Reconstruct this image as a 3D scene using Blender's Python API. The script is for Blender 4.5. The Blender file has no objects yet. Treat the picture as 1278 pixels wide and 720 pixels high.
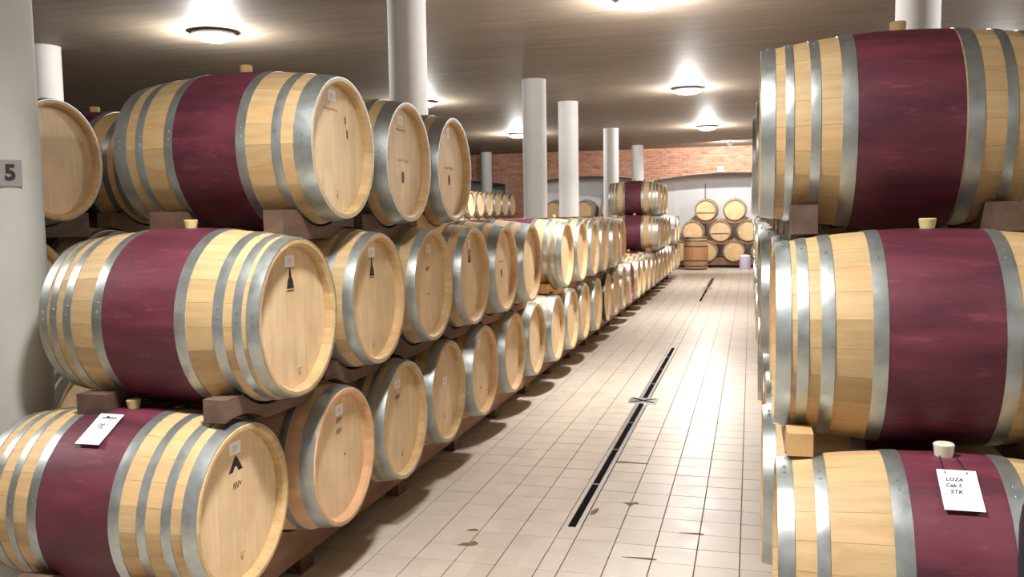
import bpy, bmesh, math, random
from mathutils import Matrix, Vector
from math import pi, sin, cos, radians, sqrt

S = bpy.context.scene
COL = S.collection
random.seed(7)

# ------------------------------------------------------------------ camera
F_PX, YAW, PITCH, ROLL, EYE = 1092.35, radians(15.2872), radians(4.7784), radians(-0.8803), 1.6209
cam_data = bpy.data.cameras.new('camera')
cam_data.sensor_fit = 'HORIZONTAL'
cam_data.sensor_width = 36.0
cam_data.lens = 36.0 * F_PX / 1278.0
cam_data.clip_start = 0.05
cam_data.clip_end = 200
cam = bpy.data.objects.new('camera', cam_data)
COL.objects.link(cam)
fwd = Vector((-sin(YAW), cos(YAW), 0)); rt = Vector((cos(YAW), sin(YAW), 0)); up = Vector((0, 0, 1))
f2 = fwd * cos(PITCH) - up * sin(PITCH); u2 = up * cos(PITCH) + fwd * sin(PITCH)
r3 = rt * cos(ROLL) + u2 * sin(ROLL); u3 = u2 * cos(ROLL) - rt * sin(ROLL)
M = Matrix((r3, u3, -f2)).transposed().to_4x4()
M.translation = Vector((0, 0, EYE))
cam.matrix_world = M
S.camera = cam

# ------------------------------------------------------------------ light and exposure
LAMP_POWER = {-3.9: 85.0, 1.9: 76.0, 8.0: 62.0, 13.9: 55.0, 20.1: 45.0}   # watts downward, lamp by lamp along the cellar
SIDE_POWER = {-3.9: 34.0, 1.9: 38.0, 8.0: 135.0, 13.9: 120.0, 20.1: 190.0}    # watts the domed diffusers throw all round
LAMP_COLOR = (1.0, 0.965, 0.935)
FLOOD_POWER = 420.0         # floodlight turned on the white recess wall, watts
DIFFUSER_STRENGTH = 16.0
EXPOSURE = 0.2
WORLD_STRENGTH = 0.02
S.view_settings.view_transform = 'Standard'
S.view_settings.look = 'None'
S.view_settings.gamma = 1.0
S.view_settings.use_curve_mapping = False
S.view_settings.exposure = EXPOSURE
world = bpy.data.worlds.new('world'); S.world = world
world.use_nodes = True
world.node_tree.nodes['Background'].inputs[0].default_value = (0.9, 0.92, 1.0, 1)
world.node_tree.nodes['Background'].inputs[1].default_value = WORLD_STRENGTH
CEIL = 3.53
LAMP_ROWS = [-0.95, -5.3, 3.4]
LAMP_YS = [-3.9, 1.9, 8.0, 13.9, 20.1]

# ------------------------------------------------------------------ helpers
def link(o, parent=None):
    COL.objects.link(o)
    if parent is not None: o.parent = parent
    return o

def tag(o, label=None, cat=None, group=None, kind=None):
    if label: o['label'] = label
    if cat: o['category'] = cat
    if group: o['group'] = group
    if kind: o['kind'] = kind
    return o

def empty(name, loc=(0, 0, 0), rotz=0.0):
    o = bpy.data.objects.new(name, None)
    o.empty_display_size = 0.1
    o.location = loc; o.rotation_euler = (0, 0, rotz)
    return link(o)

def mesh(name, verts, faces, mat, smooth=False):
    me = bpy.data.meshes.new(name)
    me.from_pydata(verts, [], faces)
    bm = bmesh.new(); bm.from_mesh(me)
    bmesh.ops.recalc_face_normals(bm, faces=bm.faces)
    bm.to_mesh(me); bm.free()
    if smooth:
        for p in me.polygons: p.use_smooth = True
    me.materials.append(mat)
    return me

def obj(name, me, parent=None, loc=(0, 0, 0), rot=(0, 0, 0)):
    o = bpy.data.objects.new(name, me)
    o.location = loc; o.rotation_euler = rot
    return link(o, parent)

class MB:
    """collects shapes into one mesh"""
    def __init__(s): s.v = []; s.f = []
    def add(s, v, f):
        b = len(s.v); s.v += [tuple(p) for p in v]; s.f += [tuple(i + b for i in q) for q in f]; return s
    def box(s, x0, x1, y0, y1, z0, z1):
        return s.add([(x0, y0, z0), (x1, y0, z0), (x1, y1, z0), (x0, y1, z0), (x0, y0, z1), (x1, y0, z1), (x1, y1, z1), (x0, y1, z1)],
                     [(0, 3, 2, 1), (4, 5, 6, 7), (0, 1, 5, 4), (1, 2, 6, 5), (2, 3, 7, 6), (3, 0, 4, 7)])
    def cbox(s, x0, x1, y0, y1, z0, z1, c):
        """box with a chamfered top edge"""
        v = [(x0, y0, z0), (x1, y0, z0), (x1, y1, z0), (x0, y1, z0),
             (x0, y0, z1 - c), (x1, y0, z1 - c), (x1, y1, z1 - c), (x0, y1, z1 - c),
             (x0 + c, y0 + c, z1), (x1 - c, y0 + c, z1), (x1 - c, y1 - c, z1), (x0 + c, y1 - c, z1)]
        f = [(0, 3, 2, 1), (8, 9, 10, 11)]
        for a in (0, 4):
            for i in range(4): f.append((a + i, a + (i + 1) % 4, a + 4 + (i + 1) % 4, a + 4 + i))
        return s.add(v, f)
    def lathe(s, prof, n, axis='x', cap0=False, cap1=False, origin=(0, 0, 0), closed=False):
        """prof: list of (along, radius)"""
        v = []; f = []
        ox, oy, oz = origin
        for a, r in prof:
            for k in range(n):
                t = 2 * pi * k / n
                if axis == 'x': v.append((ox + a, oy + r * sin(t), oz + r * cos(t)))
                elif axis == 'y': v.append((ox + r * cos(t), oy + a, oz + r * sin(t)))
                else: v.append((ox + r * cos(t), oy + r * sin(t), oz + a))
        m = len(prof)
        for i in range(m if closed else m - 1):
            j = (i + 1) % m
            for k in range(n):
                f.append((i * n + k, i * n + (k + 1) % n, j * n + (k + 1) % n, j * n + k))
        if cap0: f.append(tuple(range(n)))
        if cap1: f.append(tuple((m - 1) * n + k for k in range(n))[::-1])
        return s.add(v, f)
    def prism(s, outline, a0, a1, axis='x'):
        """outline in the two other axes, extruded a0..a1"""
        n = len(outline)
        if axis == 'x': v = [(a0, p, q) for p, q in outline] + [(a1, p, q) for p, q in outline]
        elif axis == 'y': v = [(p, a0, q) for p, q in outline] + [(p, a1, q) for p, q in outline]
        else: v = [(p, q, a0) for p, q in outline] + [(p, q, a1) for p, q in outline]
        f = [tuple(range(n))[::-1], tuple(range(n, 2 * n))] + [(i, (i + 1) % n, n + (i + 1) % n, n + i) for i in range(n)]
        return s.add(v, f)
    def tube(s, p, q, r, n=8):
        p = Vector(p); q = Vector(q); d = (q - p).normalized()
        a = d.orthogonal().normalized(); b = d.cross(a)
        v = [c + (a * cos(2 * pi * k / n) + b * sin(2 * pi * k / n)) * r for c in (p, q) for k in range(n)]
        f = [(k, (k + 1) % n, n + (k + 1) % n, n + k) for k in range(n)] + [tuple(range(n))[::-1], tuple(range(n, 2 * n))]
        return s.add(v, f)
    def me(s, name, mat, smooth=False): return mesh(name, s.v, s.f, mat, smooth)

def autosmooth(me, deg=35):
    """smooth faces, sharp edges kept hard"""
    bm = bmesh.new(); bm.from_mesh(me)
    for fc in bm.faces: fc.smooth = True
    for e in bm.edges:
        if len(e.link_faces) == 2 and e.calc_face_angle(0) > radians(deg): e.smooth = False
    bm.to_mesh(me); bm.free()
    return me

# ------------------------------------------------------------------ materials
def new_mat(name):
    m = bpy.data.materials.new(name); m.use_nodes = True
    nt = m.node_tree
    return m, nt, nt.nodes['Principled BSDF'], nt.nodes, nt.links

def plain(name, col, rough=0.5, metal=0.0):
    m, nt, b, N, L = new_mat(name)
    b.inputs['Base Color'].default_value = (*col, 1); b.inputs['Roughness'].default_value = rough
    b.inputs['Metallic'].default_value = metal
    return m

def noise(N, L, vec, scale, detail=4, rough=0.55, dist=0.0):
    n = N.new('ShaderNodeTexNoise'); n.inputs['Scale'].default_value = scale; n.inputs['Detail'].default_value = detail
    n.inputs['Roughness'].default_value = rough; n.inputs['Distortion'].default_value = dist
    if vec is not None: L.new(vec, n.inputs['Vector'])
    return n
def ramp(N, L, fac, stops):
    r = N.new('ShaderNodeValToRGB')
    els = r.color_ramp.elements
    while len(els) < len(stops): els.new(0.5)
    for e, (p, c) in zip(els, stops): e.position = p; e.color = (*c, 1) if len(c) == 3 else c
    L.new(fac, r.inputs['Fac']); return r
def mapping(N, L, scale, src='Object', loc_from_random=True):
    tc = N.new('ShaderNodeTexCoord'); mp = N.new('ShaderNodeMapping')
    mp.inputs['Scale'].default_value = scale
    L.new(tc.outputs[src], mp.inputs['Vector'])
    if loc_from_random:
        oi = N.new('ShaderNodeObjectInfo'); mul = N.new('ShaderNodeMath'); mul.operation = 'MULTIPLY'; mul.inputs[1].default_value = 37.0
        L.new(oi.outputs['Random'], mul.inputs[0]); L.new(mul.outputs[0], mp.inputs['Location'])
        return mp.outputs[0], oi.outputs['Random']
    return mp.outputs[0], None
def mix(N, L, a, b, fac, mode='MIX'):
    x = N.new('ShaderNodeMix'); x.data_type = 'RGBA'; x.blend_type = mode
    for sock, val in ((x.inputs[6], a), (x.inputs[7], b), (x.inputs[0], fac)):
        if hasattr(val, 'is_output'): L.new(val, sock)
        elif isinstance(val, (int, float)): sock.default_value = val
        else: sock.default_value = (*val, 1)
    return x.outputs[2]
def bump(N, L, b, height, strength, dist=0.01):
    bp = N.new('ShaderNodeBump'); bp.inputs['Strength'].default_value = strength; bp.inputs['Distance'].default_value = dist
    L.new(height, bp.inputs['Height']); L.new(bp.outputs[0], b.inputs['Normal'])

def wood(name, c_lo, c_hi, grain=(3, 45, 45), rough=0.55, vary=0.22, stain=None, dark=None):
    m, nt, b, N, L = new_mat(name)
    v, rnd = mapping(N, L, grain)
    n = noise(N, L, v, 1.0, 5, 0.6, 0.4)
    r = ramp(N, L, n.outputs[0], [(0.3, c_lo), (0.7, c_hi)])
    v2, _ = mapping(N, L, (1.2, 4, 4))
    n2 = noise(N, L, v2, 1.5, 3)
    r2 = ramp(N, L, n2.outputs[0], [(0.3, (0.86, 0.84, 0.80)), (0.7, (1.06, 1.05, 1.04))])
    c = mix(N, L, r.outputs[0], r2.outputs[0], 1.0, 'MULTIPLY')
    rr = ramp(N, L, rnd, [(0.0, (1 - vary, 1 - vary * 1.15, 1 - vary * 1.3)), (0.45, (1, 1, 1)), (0.75, (1 + vary * .2, 1 - vary * .08, 1 - vary * .4)), (1.0, (1 + vary * .25, 1 - vary * .35, 1 - vary * .7))])
    c = mix(N, L, c, rr.outputs[0], 1.0, 'MULTIPLY')
    if dark:
        n3 = noise(N, L, v2, 3.0, 4)
        r3_ = ramp(N, L, n3.outputs[0], [(0.45, (0, 0, 0)), (0.7, (1, 1, 1))])
        c = mix(N, L, c, dark, r3_.outputs[0])
    L.new(c, b.inputs['Base Color'])
    b.inputs['Roughness'].default_value = rough
    bump(N, L, b, n.outputs[0], 0.15, 0.004)
    return m

OAK = wood('oak_stave', (0.51, 0.355, 0.172), (0.635, 0.465, 0.25), vary=0.15)
OAK_BODY = wood('oak_body', (0.55, 0.385, 0.20), (0.67, 0.495, 0.28), grain=(2, 22, 22))
OAK_HEAD = wood('oak_head', (0.71, 0.53, 0.32), (0.80, 0.625, 0.41), grain=(30, 30, 2.2), vary=0.03)
OAK_PINK = wood('oak_pink_body', (0.54, 0.33, 0.185), (0.68, 0.45, 0.275), grain=(2, 22, 22))
OAK_OLD = wood('aged_oak_body', (0.34, 0.21, 0.10), (0.50, 0.33, 0.17), grain=(2, 22, 22))
OAK_ORANGE = wood('orange_oak_band', (0.42, 0.20, 0.085), (0.54, 0.28, 0.135), grain=(2, 22, 22))
DARK_TIMBER = wood('dark_timber', (0.085, 0.050, 0.036), (0.17, 0.105, 0.075), grain=(14, 2.0, 14), rough=0.75)
MID_TIMBER = wood('brown_timber', (0.20, 0.105, 0.058), (0.34, 0.19, 0.11), grain=(14, 2.0, 14), rough=0.7)
NEW_TIMBER = wood('new_timber', (0.55, 0.33, 0.14), (0.70, 0.46, 0.22), grain=(10, 2, 10), rough=0.6)
SILICONE_YELLOW = plain('yellow_silicone', (0.72, 0.60, 0.27), 0.45)
SILICONE_WHITE = plain('milky_silicone', (0.72, 0.72, 0.55), 0.4)
BUNG_WOOD = plain('bung_wood', (0.62, 0.43, 0.20), 0.6)
PAPER = plain('white_card', (0.93, 0.93, 0.92), 0.6)
INK = plain('black_ink', (0.015, 0.012, 0.012), 0.6)
BURN = plain('burnt_brand', (0.10, 0.055, 0.03), 0.7)
BURN_FAINT = plain('faint_brand', (0.40, 0.25, 0.13), 0.7)
STEEL = plain('stainless_steel', (0.66, 0.66, 0.67), 0.28, 1.0)
SLOT = plain('dark_drain_slot', (0.006, 0.005, 0.005), 0.95)
SLOT.node_tree.nodes['Principled BSDF'].inputs['Specular IOR Level'].default_value = 0.05
BLACK = plain('black_plastic', (0.008, 0.010, 0.014), 0.75)
BLACK_HOOP = plain('black_painted_hoop', (0.03, 0.03, 0.035), 0.35, 0.4)
RED_RIM = plain('red_painted_rim', (0.33, 0.07, 0.045), 0.5)
BIN_MAT = plain('lilac_plastic', (0.50, 0.44, 0.56), 0.5)
WHITE_PLASTIC = plain('white_plastic', (0.82, 0.82, 0.84), 0.4)
LAMP_METAL = plain('lamp_housing', (0.70, 0.70, 0.70), 0.4, 0.3)
SIGN_MAT = plain('grey_sign_plate', (0.26, 0.23, 0.235), 0.45)

def make_galv():
    m, nt, b, N, L = new_mat('galvanised_steel')
    v, rnd = mapping(N, L, (1, 1, 1))
    n = noise(N, L, v, 18.0, 5, 0.65)
    r = ramp(N, L, n.outputs[0], [(0.3, (0.39, 0.43, 0.42)), (0.7, (0.51, 0.555, 0.55))])
    L.new(r.outputs[0], b.inputs['Base Color'])
    b.inputs['Metallic'].default_value = 0.84
    r2 = ramp(N, L, n.outputs[0], [(0.3, (0.34,) * 3), (0.7, (0.42,) * 3)])
    L.new(r2.outputs[0], b.inputs['Roughness'])
    return m
GALV = make_galv()

def make_maroon():
    m, nt, b, N, L = new_mat('wine_stain_paint')
    v, rnd = mapping(N, L, (2.2, 9, 9))
    n = noise(N, L, v, 1.0, 6, 0.6, 0.5)
    r = ramp(N, L, n.outputs[0], [(0.32, (0.060, 0.011, 0.022)), (0.5, (0.110, 0.018, 0.036)), (0.7, (0.160, 0.030, 0.052))])
    v2, _ = mapping(N, L, (3, 14, 14))
    n2 = noise(N, L, v2, 2.2, 4, 0.7)
    sc = ramp(N, L, n2.outputs[0], [(0.58, (0, 0, 0)), (0.76, (0.5, 0.5, 0.5))])
    c = mix(N, L, r.outputs[0], (0.30, 0.085, 0.105), sc.outputs[0])
    L.new(c, b.inputs['Base Color'])
    b.inputs['Roughness'].default_value = 0.55
    bump(N, L, b, n2.outputs[0], 0.12, 0.004)
    return m
MAROON = make_maroon()

def make_concrete(name, c0, c1, scale=1.5, streak=None, rough=0.8, bmp=0.2):
    m, nt, b, N, L = new_mat(name)
    tc = N.new('ShaderNodeTexCoord'); mp = N.new('ShaderNodeMapping')
    mp.inputs['Scale'].default_value = streak or (1, 1, 1)
    L.new(tc.outputs['Object'], mp.inputs['Vector'])
    n = noise(N, L, mp.outputs[0], scale, 7, 0.6)
    r = ramp(N, L, n.outputs[0], [(0.28, c0), (0.72, c1)])
    n2 = noise(N, L, tc.outputs['Object'], 0.6, 3)
    r2 = ramp(N, L, n2.outputs[0], [(0.3, (0.88,) * 3), (0.7, (1.06,) * 3)])
    L.new(mix(N, L, r.outputs[0], r2.outputs[0], 1.0, 'MULTIPLY'), b.inputs['Base Color'])
    b.inputs['Roughness'].default_value = rough
    bump(N, L, b, n.outputs[0], bmp, 0.01)
    return m
CEIL_MAT = make_concrete('board_marked_concrete', (0.20, 0.158, 0.115), (0.30, 0.245, 0.185), 1.6, (0.5, 5.0, 1), 0.6, 0.12)
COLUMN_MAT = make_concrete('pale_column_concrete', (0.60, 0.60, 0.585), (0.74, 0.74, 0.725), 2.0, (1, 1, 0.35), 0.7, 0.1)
COLUMN_SHADED = make_concrete('shaded_column_concrete', (0.40, 0.41, 0.38), (0.53, 0.54, 0.50), 2.0, (1, 1, 0.35), 0.7, 0.1)  # darker copy of the column concrete, the near column's shade put into its colour
PLASTER = make_concrete('white_plaster', (0.76, 0.76, 0.77), (0.82, 0.82, 0.83), 1.0)
GREY_WALL = make_concrete('grey_wall_concrete', (0.30, 0.27, 0.24), (0.40, 0.37, 0.33), 1.2)
GROUT = make_concrete('floor_grout', (0.075, 0.062, 0.05), (0.13, 0.11, 0.09), 6.0)
MORTAR = make_concrete('brick_mortar', (0.36, 0.25, 0.19), (0.46, 0.33, 0.26), 6.0)
PATCH = make_concrete('dark_mortar_patch', (0.10, 0.07, 0.045), (0.20, 0.15, 0.10), 30.0)

TILE = 0.2
X0, Y0 = -0.0385, 5.7903
def make_tile():
    m, nt, b, N, L = new_mat('beige_floor_tile')
    tc = N.new('ShaderNodeTexCoord'); g = N.new('ShaderNodeNewGeometry')
    mp = N.new('ShaderNodeMapping'); mp.inputs['Location'].default_value = (-X0 / TILE + 200, -Y0 / TILE + 200, 0); mp.inputs['Scale'].default_value = (1 / TILE, 1 / TILE, 0)
    L.new(g.outputs['Position'], mp.inputs['Vector'])
    fl = N.new('ShaderNodeVectorMath'); fl.operation = 'FLOOR'; L.new(mp.outputs[0], fl.inputs[0])
    wn = N.new('ShaderNodeTexWhiteNoise'); wn.noise_dimensions = '2D'; L.new(fl.outputs[0], wn.inputs['Vector'])
    r = ramp(N, L, wn.outputs['Value'], [(0, (0.53, 0.465, 0.395)), (0.5, (0.56, 0.495, 0.425)), (1, (0.585, 0.52, 0.45))])
    n = noise(N, L, g.outputs['Position'], 7.0, 5)
    r2 = ramp(N, L, n.outputs[0], [(0.3, (0.93, 0.92, 0.90)), (0.65, (1.02, 1.02, 1.02))])
    L.new(mix(N, L, r.outputs[0], r2.outputs[0], 1.0, 'MULTIPLY'), b.inputs['Base Color'])
    r3_ = ramp(N, L, n.outputs[0], [(0.3, (0.30,) * 3), (0.7, (0.42,) * 3)])
    L.new(r3_.outputs[0], b.inputs['Roughness'])
    return m
TILE_MAT = make_tile()

def make_brick():
    m, nt, b, N, L = new_mat('red_brick')
    g = N.new('ShaderNodeNewGeometry')
    mp = N.new('ShaderNodeMapping'); mp.inputs['Scale'].default_value = (1 / 0.26, 1, 1 / 0.075); mp.inputs['Location'].default_value = (100, 0, 0.0)
    L.new(g.outputs['Position'], mp.inputs['Vector'])
    n0 = noise(N, L, mp.outputs[0], 0.9, 2)
    v, rnd = mapping(N, L, (1, 1, 1))
    n = noise(N, L, g.outputs['Position'], 9.0, 3, 0.7)
    r = ramp(N, L, n0.outputs[0], [(0.25, (0.26, 0.10, 0.06)), (0.42, (0.48, 0.22, 0.135)), (0.6, (0.56, 0.28, 0.18)), (0.78, (0.62, 0.37, 0.26))])
    r2 = ramp(N, L, n.outputs[0], [(0.3, (0.85,) * 3), (0.7, (1.08,) * 3)])
    L.new(mix(N, L, r.outputs[0], r2.outputs[0], 1.0, 'MULTIPLY'), b.inputs['Base Color'])
    b.inputs['Roughness'].default_value = 0.85
    return m
BRICK = make_brick()

def make_emit():
    m, nt, b, N, L = new_mat('lamp_diffuser_glow')
    b.inputs['Base Color'].default_value = (0.9, 0.9, 0.9, 1)
    b.inputs['Emission Color'].default_value = (1.0, 0.97, 0.93, 1)
    b.inputs['Emission Strength'].default_value = DIFFUSER_STRENGTH
    return m
GLOW = make_emit()

# ------------------------------------------------------------------ room shell
XL, XR, YB, YW, REC = -15.0, 5.6, -6.5, 26.45, 1.35
def struct(name, mb, mat, parent=None, smooth=False):
    o = obj(name, mb.me(name, mat, smooth), parent)
    if parent is None: o['kind'] = 'structure'
    return o
floor = struct('floor', MB().box(XL - .2, XR + .2, YB - .2, YW + REC + .3, -0.25, -0.004), GROUT)
struct('ceiling', MB().box(XL - .2, XR + .2, YB - .2, YW + REC + .3, CEIL, CEIL + 0.25), CEIL_MAT)
struct('wall_left', MB().box(XL - .2, XL, YB, YW, 0, CEIL), GREY_WALL)
struct('wall_right', MB().box(XR, XR + .2, YB, YW, 0, CEIL), GREY_WALL)
struct('wall_front', MB().box(XL, XR, YB - .2, YB, 0, CEIL), GREY_WALL)

# far wall: brick spandrels over wide shallow arches, white plaster at the back of each recess
ARCHES = [(-2.80, 1.60, -0.60, 2.2), (-6.50, -3.05, -4.85, 1.95), (-11.8, -7.40, -9.60, 2.2)]
def arch_z(x):
    for a, b, c, w in ARCHES:
        if a <= x <= b: return 2.77 - 0.18 * ((x - c) / w) ** 2
    return 0.0
wb = MB()
edges = sorted(set([XL, XR] + [e for a, b, _, _ in ARCHES for e in (a, b)]))
for i in range(len(edges) - 1):
    a, b = edges[i], edges[i + 1]
    mid = (a + b) / 2
    if arch_z(mid) == 0:
        wb.box(a, b, YW, YW + REC, 0, CEIL)
    else:
        n = 22
        lo = []
        for k in range(n + 1):
            x = a + (b - a) * k / n
            lo.append((x, arch_z(min(max(x, a + 1e-6), b - 1e-6))))
        wb.prism(lo + [(b, CEIL), (a, CEIL)], YW, YW + REC, 'y')
wall_back = struct('wall_back', wb, MORTAR)
struct('plaster_panel', MB().box(XL, XR, YW + REC, YW + REC + .2, 0, CEIL), PLASTER, wall_back)
BL, BH, BD = 0.25, 0.065, 0.022
brick_me = MB().cbox(-BL / 2, BL / 2, -BH / 2, BH / 2, 0, BD, 0.004).me('brick', BRICK)
cand = []
nz = int(CEIL / 0.075)
for r in range(nz):
    z = CEIL - 0.04 - r * 0.075
    if z < 0.05: continue
    for c in range(-60, 22):
        x = c * 0.26 + (0.13 if r % 2 else 0)
        if not (XL + .15 < x < XR - .15): continue
        if min(z - BH / 2 - arch_z(x + d) for d in (-BL / 2, 0, BL / 2)) < 0.0 and max(arch_z(x + d) for d in (-BL / 2, 0, BL / 2)) > 0: continue
        if x < -9.0 and z < 2.2: continue
        seen = (-8.4 < x < 0.1 and z > 2.45) 
        cand.append((0 if seen else 1, abs(x + 2.2), x, z))
cand.sort()
for i, (s_, _, x, z) in enumerate(cand[:300]):
    obj('brick', brick_me, wall_back, (x, YW + 0.001 + random.uniform(0, .004), z), (pi / 2, 0, 0))
rest = MB()
for s_, _, x, z in cand[300:]:
    rest.box(x - BL / 2, x + BL / 2, YW - BD, YW + 0.001, z - BH / 2, z + BH / 2)
tag(obj('brick_courses', rest.me('brick_courses', BRICK), wall_back), kind='stuff')

# ------------------------------------------------------------------ floor tiles
G = 0.0045
def tile_cell(x0, x1, y0, y1):
    return x0 + G / 2, x1 - G / 2, y0 + G / 2, y1 - G / 2
DR0, DR1 = X0 - 4.5 * TILE, X0 - 4 * TILE          # the half-width strip the drains lie in
DRAINS = [(4.36, 10.6, 7.5), (16.3, 22.15, 19.1)]
xs = [X0 + i * TILE for i in range(-4, 8)] + [DR0 - i * TILE for i in range(0, 18)]
tiles = []
rows_y = [Y0 + j * TILE for j in range(-32, 104)]
near_full = MB().cbox(-(TILE - G) / 2, (TILE - G) / 2, -(TILE - G) / 2, (TILE - G) / 2, -0.008, 0, 0.0015).me('tile', TILE_MAT)
near_half = MB().cbox(-(TILE / 2 - G) / 2, (TILE / 2 - G) / 2, -(TILE - G) / 2, (TILE - G) / 2, -0.008, 0, 0.0015).me('tile', TILE_MAT)
cells = []
for y in rows_y:
    for i in range(-4, 8): cells.append((X0 + i * TILE, X0 + (i + 1) * TILE, y))
    for i in range(0, 14): cells.append((DR0 - (i + 1) * TILE, DR0 - i * TILE, y))
    if not any(a - .12 < y + .1 < b + .12 for a, b, _ in DRAINS): cells.append((DR0, DR1, y))
    else:
        for a, b, _ in DRAINS:     # cut strip tiles at the drain ends
            if y < a < y + TILE: cells.append((DR0, DR1, y, y, a))
            if y < b < y + TILE: cells.append((DR0, DR1, y, b, y + TILE))
def in_aisle(c):
    return -2.05 < (c[0] + c[1]) / 2 < 0.1 and c[2] > 3.2 and len(c) == 3
near = sorted([c for c in cells if in_aisle(c)], key=lambda c: c[2] + 0.15 * abs(c[0]))[:300]
nearset = set(near)
for c in near:
    w = c[1] - c[0]
    obj('tile', near_full if w > .15 else near_half, floor, ((c[0] + c[1]) / 2, c[2] + TILE / 2, random.uniform(-0.0006, 0.0004)),
        (random.uniform(-.0018, .0018), random.uniform(-.0018, .0018), 0))
rest = MB()
for c in cells:
    if c in nearset: continue
    y0, y1 = (c[2], c[2] + TILE) if len(c) == 3 else (c[3], c[4])
    if y1 - y0 < 0.02: continue
    rest.box(c[0] + G / 2, c[1] - G / 2, y0 + G / 2, y1 - G / 2, -0.008, 0)
tag(obj('tile_field', rest.me('tile_field', TILE_MAT), floor), kind='stuff')
# chipped corners and stains filled with dark mortar beside the near drain
def patch(x, y, pts):
    obj('mortar_patch', MB().prism([(x + a, y + b) for a, b in pts], -0.004, 0.0012, 'z').me('mortar_patch', PATCH), floor)
patch(-0.80, 5.60, [(-.035, -.03), (.0, -.022), (.06, -.008), (.17, -.004), (.17, .004), (.05, .016), (.0, .022), (-.035, .015)])
patch(-0.635, 4.79, [(-.03, -.005), (.0, -.05), (.012, -.01), (.04, .005), (.035, .03), (.0, .02), (-.05, .012)])
patch(-0.80, 4.62, [(-.03, -.06), (-.005, -.05), (.005, .0), (.004, .05), (-.012, .05), (-.03, .0)])
patch(-0.25, 4.40, [(-.09, -.004), (.03, -.008), (.034, .002), (.0, .012), (-.04, .006)])
patch(-0.46, 4.02, [(-.12, -.003), (.04, -.009), (.045, .004), (.0, .012), (-.06, .006)])
patch(-1.34, 4.02, [(-.05, -.04), (.03, -.025), (.05, .0), (.02, .035), (.0, .01), (-.03, .0)])
patch(-1.38, 4.2, [(-.03, -.01), (.03, -.006), (.03, .012), (.01, .02), (-.02, .006)])

# ------------------------------------------------------------------ floor drains
def drain(a, b, yc, label):
    t = empty('floor_drain', ((DR0 + DR1) / 2, a, 0))
    w = DR1 - DR0; n = b - a
    tag(t, label, 'drain', 'slotted floor drains')
    for s in (-1, 1):
        e = MB()
        if s < 0: e.cbox(-w / 2 + .003, -w / 2 + .030, 0, n, -0.02, 0.003, 0.002)
        else: e.cbox(w / 2 - .030, w / 2 - .003, 0, n, -0.02, 0.003, 0.002)
        obj('edge_strip', e.me('edge_strip', STEEL), t)
    obj('slot_channel', MB().box(-w / 2 + .03, w / 2 - .03, 0, n, -0.0039, -0.0028).me('slot_channel', SLOT), t)
    k = 0.74
    brm = MB().box(-w / 2 + .03, w / 2 - .03, -0.006, 0.006, -0.003, 0.0015).me('slot_bridge', STEEL)
    while k < n - .2:
        if abs(k + a - yc) > 0.15: obj('slot_bridge', brm, t, (0, k, 0))
        k += 0.80
    g = obj('gully_cover', MB().cbox(-.12, .12, -.11, .11, -0.003, 0.0065, 0.002).me('gully_cover', STEEL), t, (0, yc - a, 0))
    for sg in (1, -1):
        p = MB().prism([(-.105, -.075 * sg), (-.09, -.09 * sg), (.105, .075 * sg), (.09, .09 * sg)], 0.006, 0.0085, 'z')
        obj('cover_slot', p.me('cover_slot', SLOT), g)
    return t
drain(*DRAINS[0], 'long slotted steel floor drain in the near part of the aisle')
drain(*DRAINS[1], 'short distant slotted steel floor drain near the end of the aisle')

# ------------------------------------------------------------------ columns
def column(x, y, label, name='column', mat=COLUMN_MAT):
    R = 0.17
    t = empty(name, (x, y, 0)); tag(t, label, 'column', 'round concrete columns')
    obj('shaft', autosmooth(MB().lathe([(0, R), (CEIL, R)], 40, 'z', True, True).me('shaft', mat)), t)
    obj('formwork_joint', autosmooth(MB().lathe([(CEIL - .012, R + .001), (CEIL - .012, R + .004), (CEIL - .002, R + .004), (CEIL - .002, R + .001)], 40, 'z').me('formwork_joint', mat)), t)
    return t
col_near = column(-2.96, 2.90, 'round concrete column at left edge, darkened for shade, carrying a number plate', mat=COLUMN_SHADED)
column(-2.95, 7.40, 'tall white concrete column rising behind the top left barrels')
column(-2.98, 12.25, 'thicker looking white column, left of the two standing close together')
column(-3.02, 14.85, 'white column, right of the two standing close together behind the left barrels')
column(-3.05, 19.80, 'white column beside the distant three-high barrel stack')
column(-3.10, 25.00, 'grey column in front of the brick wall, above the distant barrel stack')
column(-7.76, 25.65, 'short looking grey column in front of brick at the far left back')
column(-7.45, 8.05, 'column far back at left, its top showing above the barrels')
column(1.30, 7.90, 'white column at top right, rising behind the right barrel stack')

def text_mesh(name, body, size, mat, M4, shear=0.0, extrude=0.0006, spacing=1.0, bold=0.0):
    cu = bpy.data.curves.new(name, 'FONT'); cu.body = body; cu.size = size; cu.extrude = extrude
    cu.align_x = 'CENTER'; cu.align_y = 'CENTER'; cu.shear = shear; cu.space_character = spacing
    cu.resolution_u = 3; cu.offset = bold
    o = bpy.data.objects.new(name, cu); COL.objects.link(o)
    dg = bpy.context.evaluated_depsgraph_get(); dg.update()
    me = bpy.data.meshes.new_from_object(o.evaluated_get(dg))
    bpy.data.objects.remove(o); bpy.data.curves.remove(cu)
    me.transform(M4); me.materials.clear(); me.materials.append(mat); me.name = name
    return me

def frame(origin, right, upv):
    r = Vector(right).normalized(); u = Vector(upv).normalized(); n = r.cross(u).normalized(); u = n.cross(r)
    m = Matrix((r, u, n)).transposed().to_4x4(); m.translation = Vector(origin); return m

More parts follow.
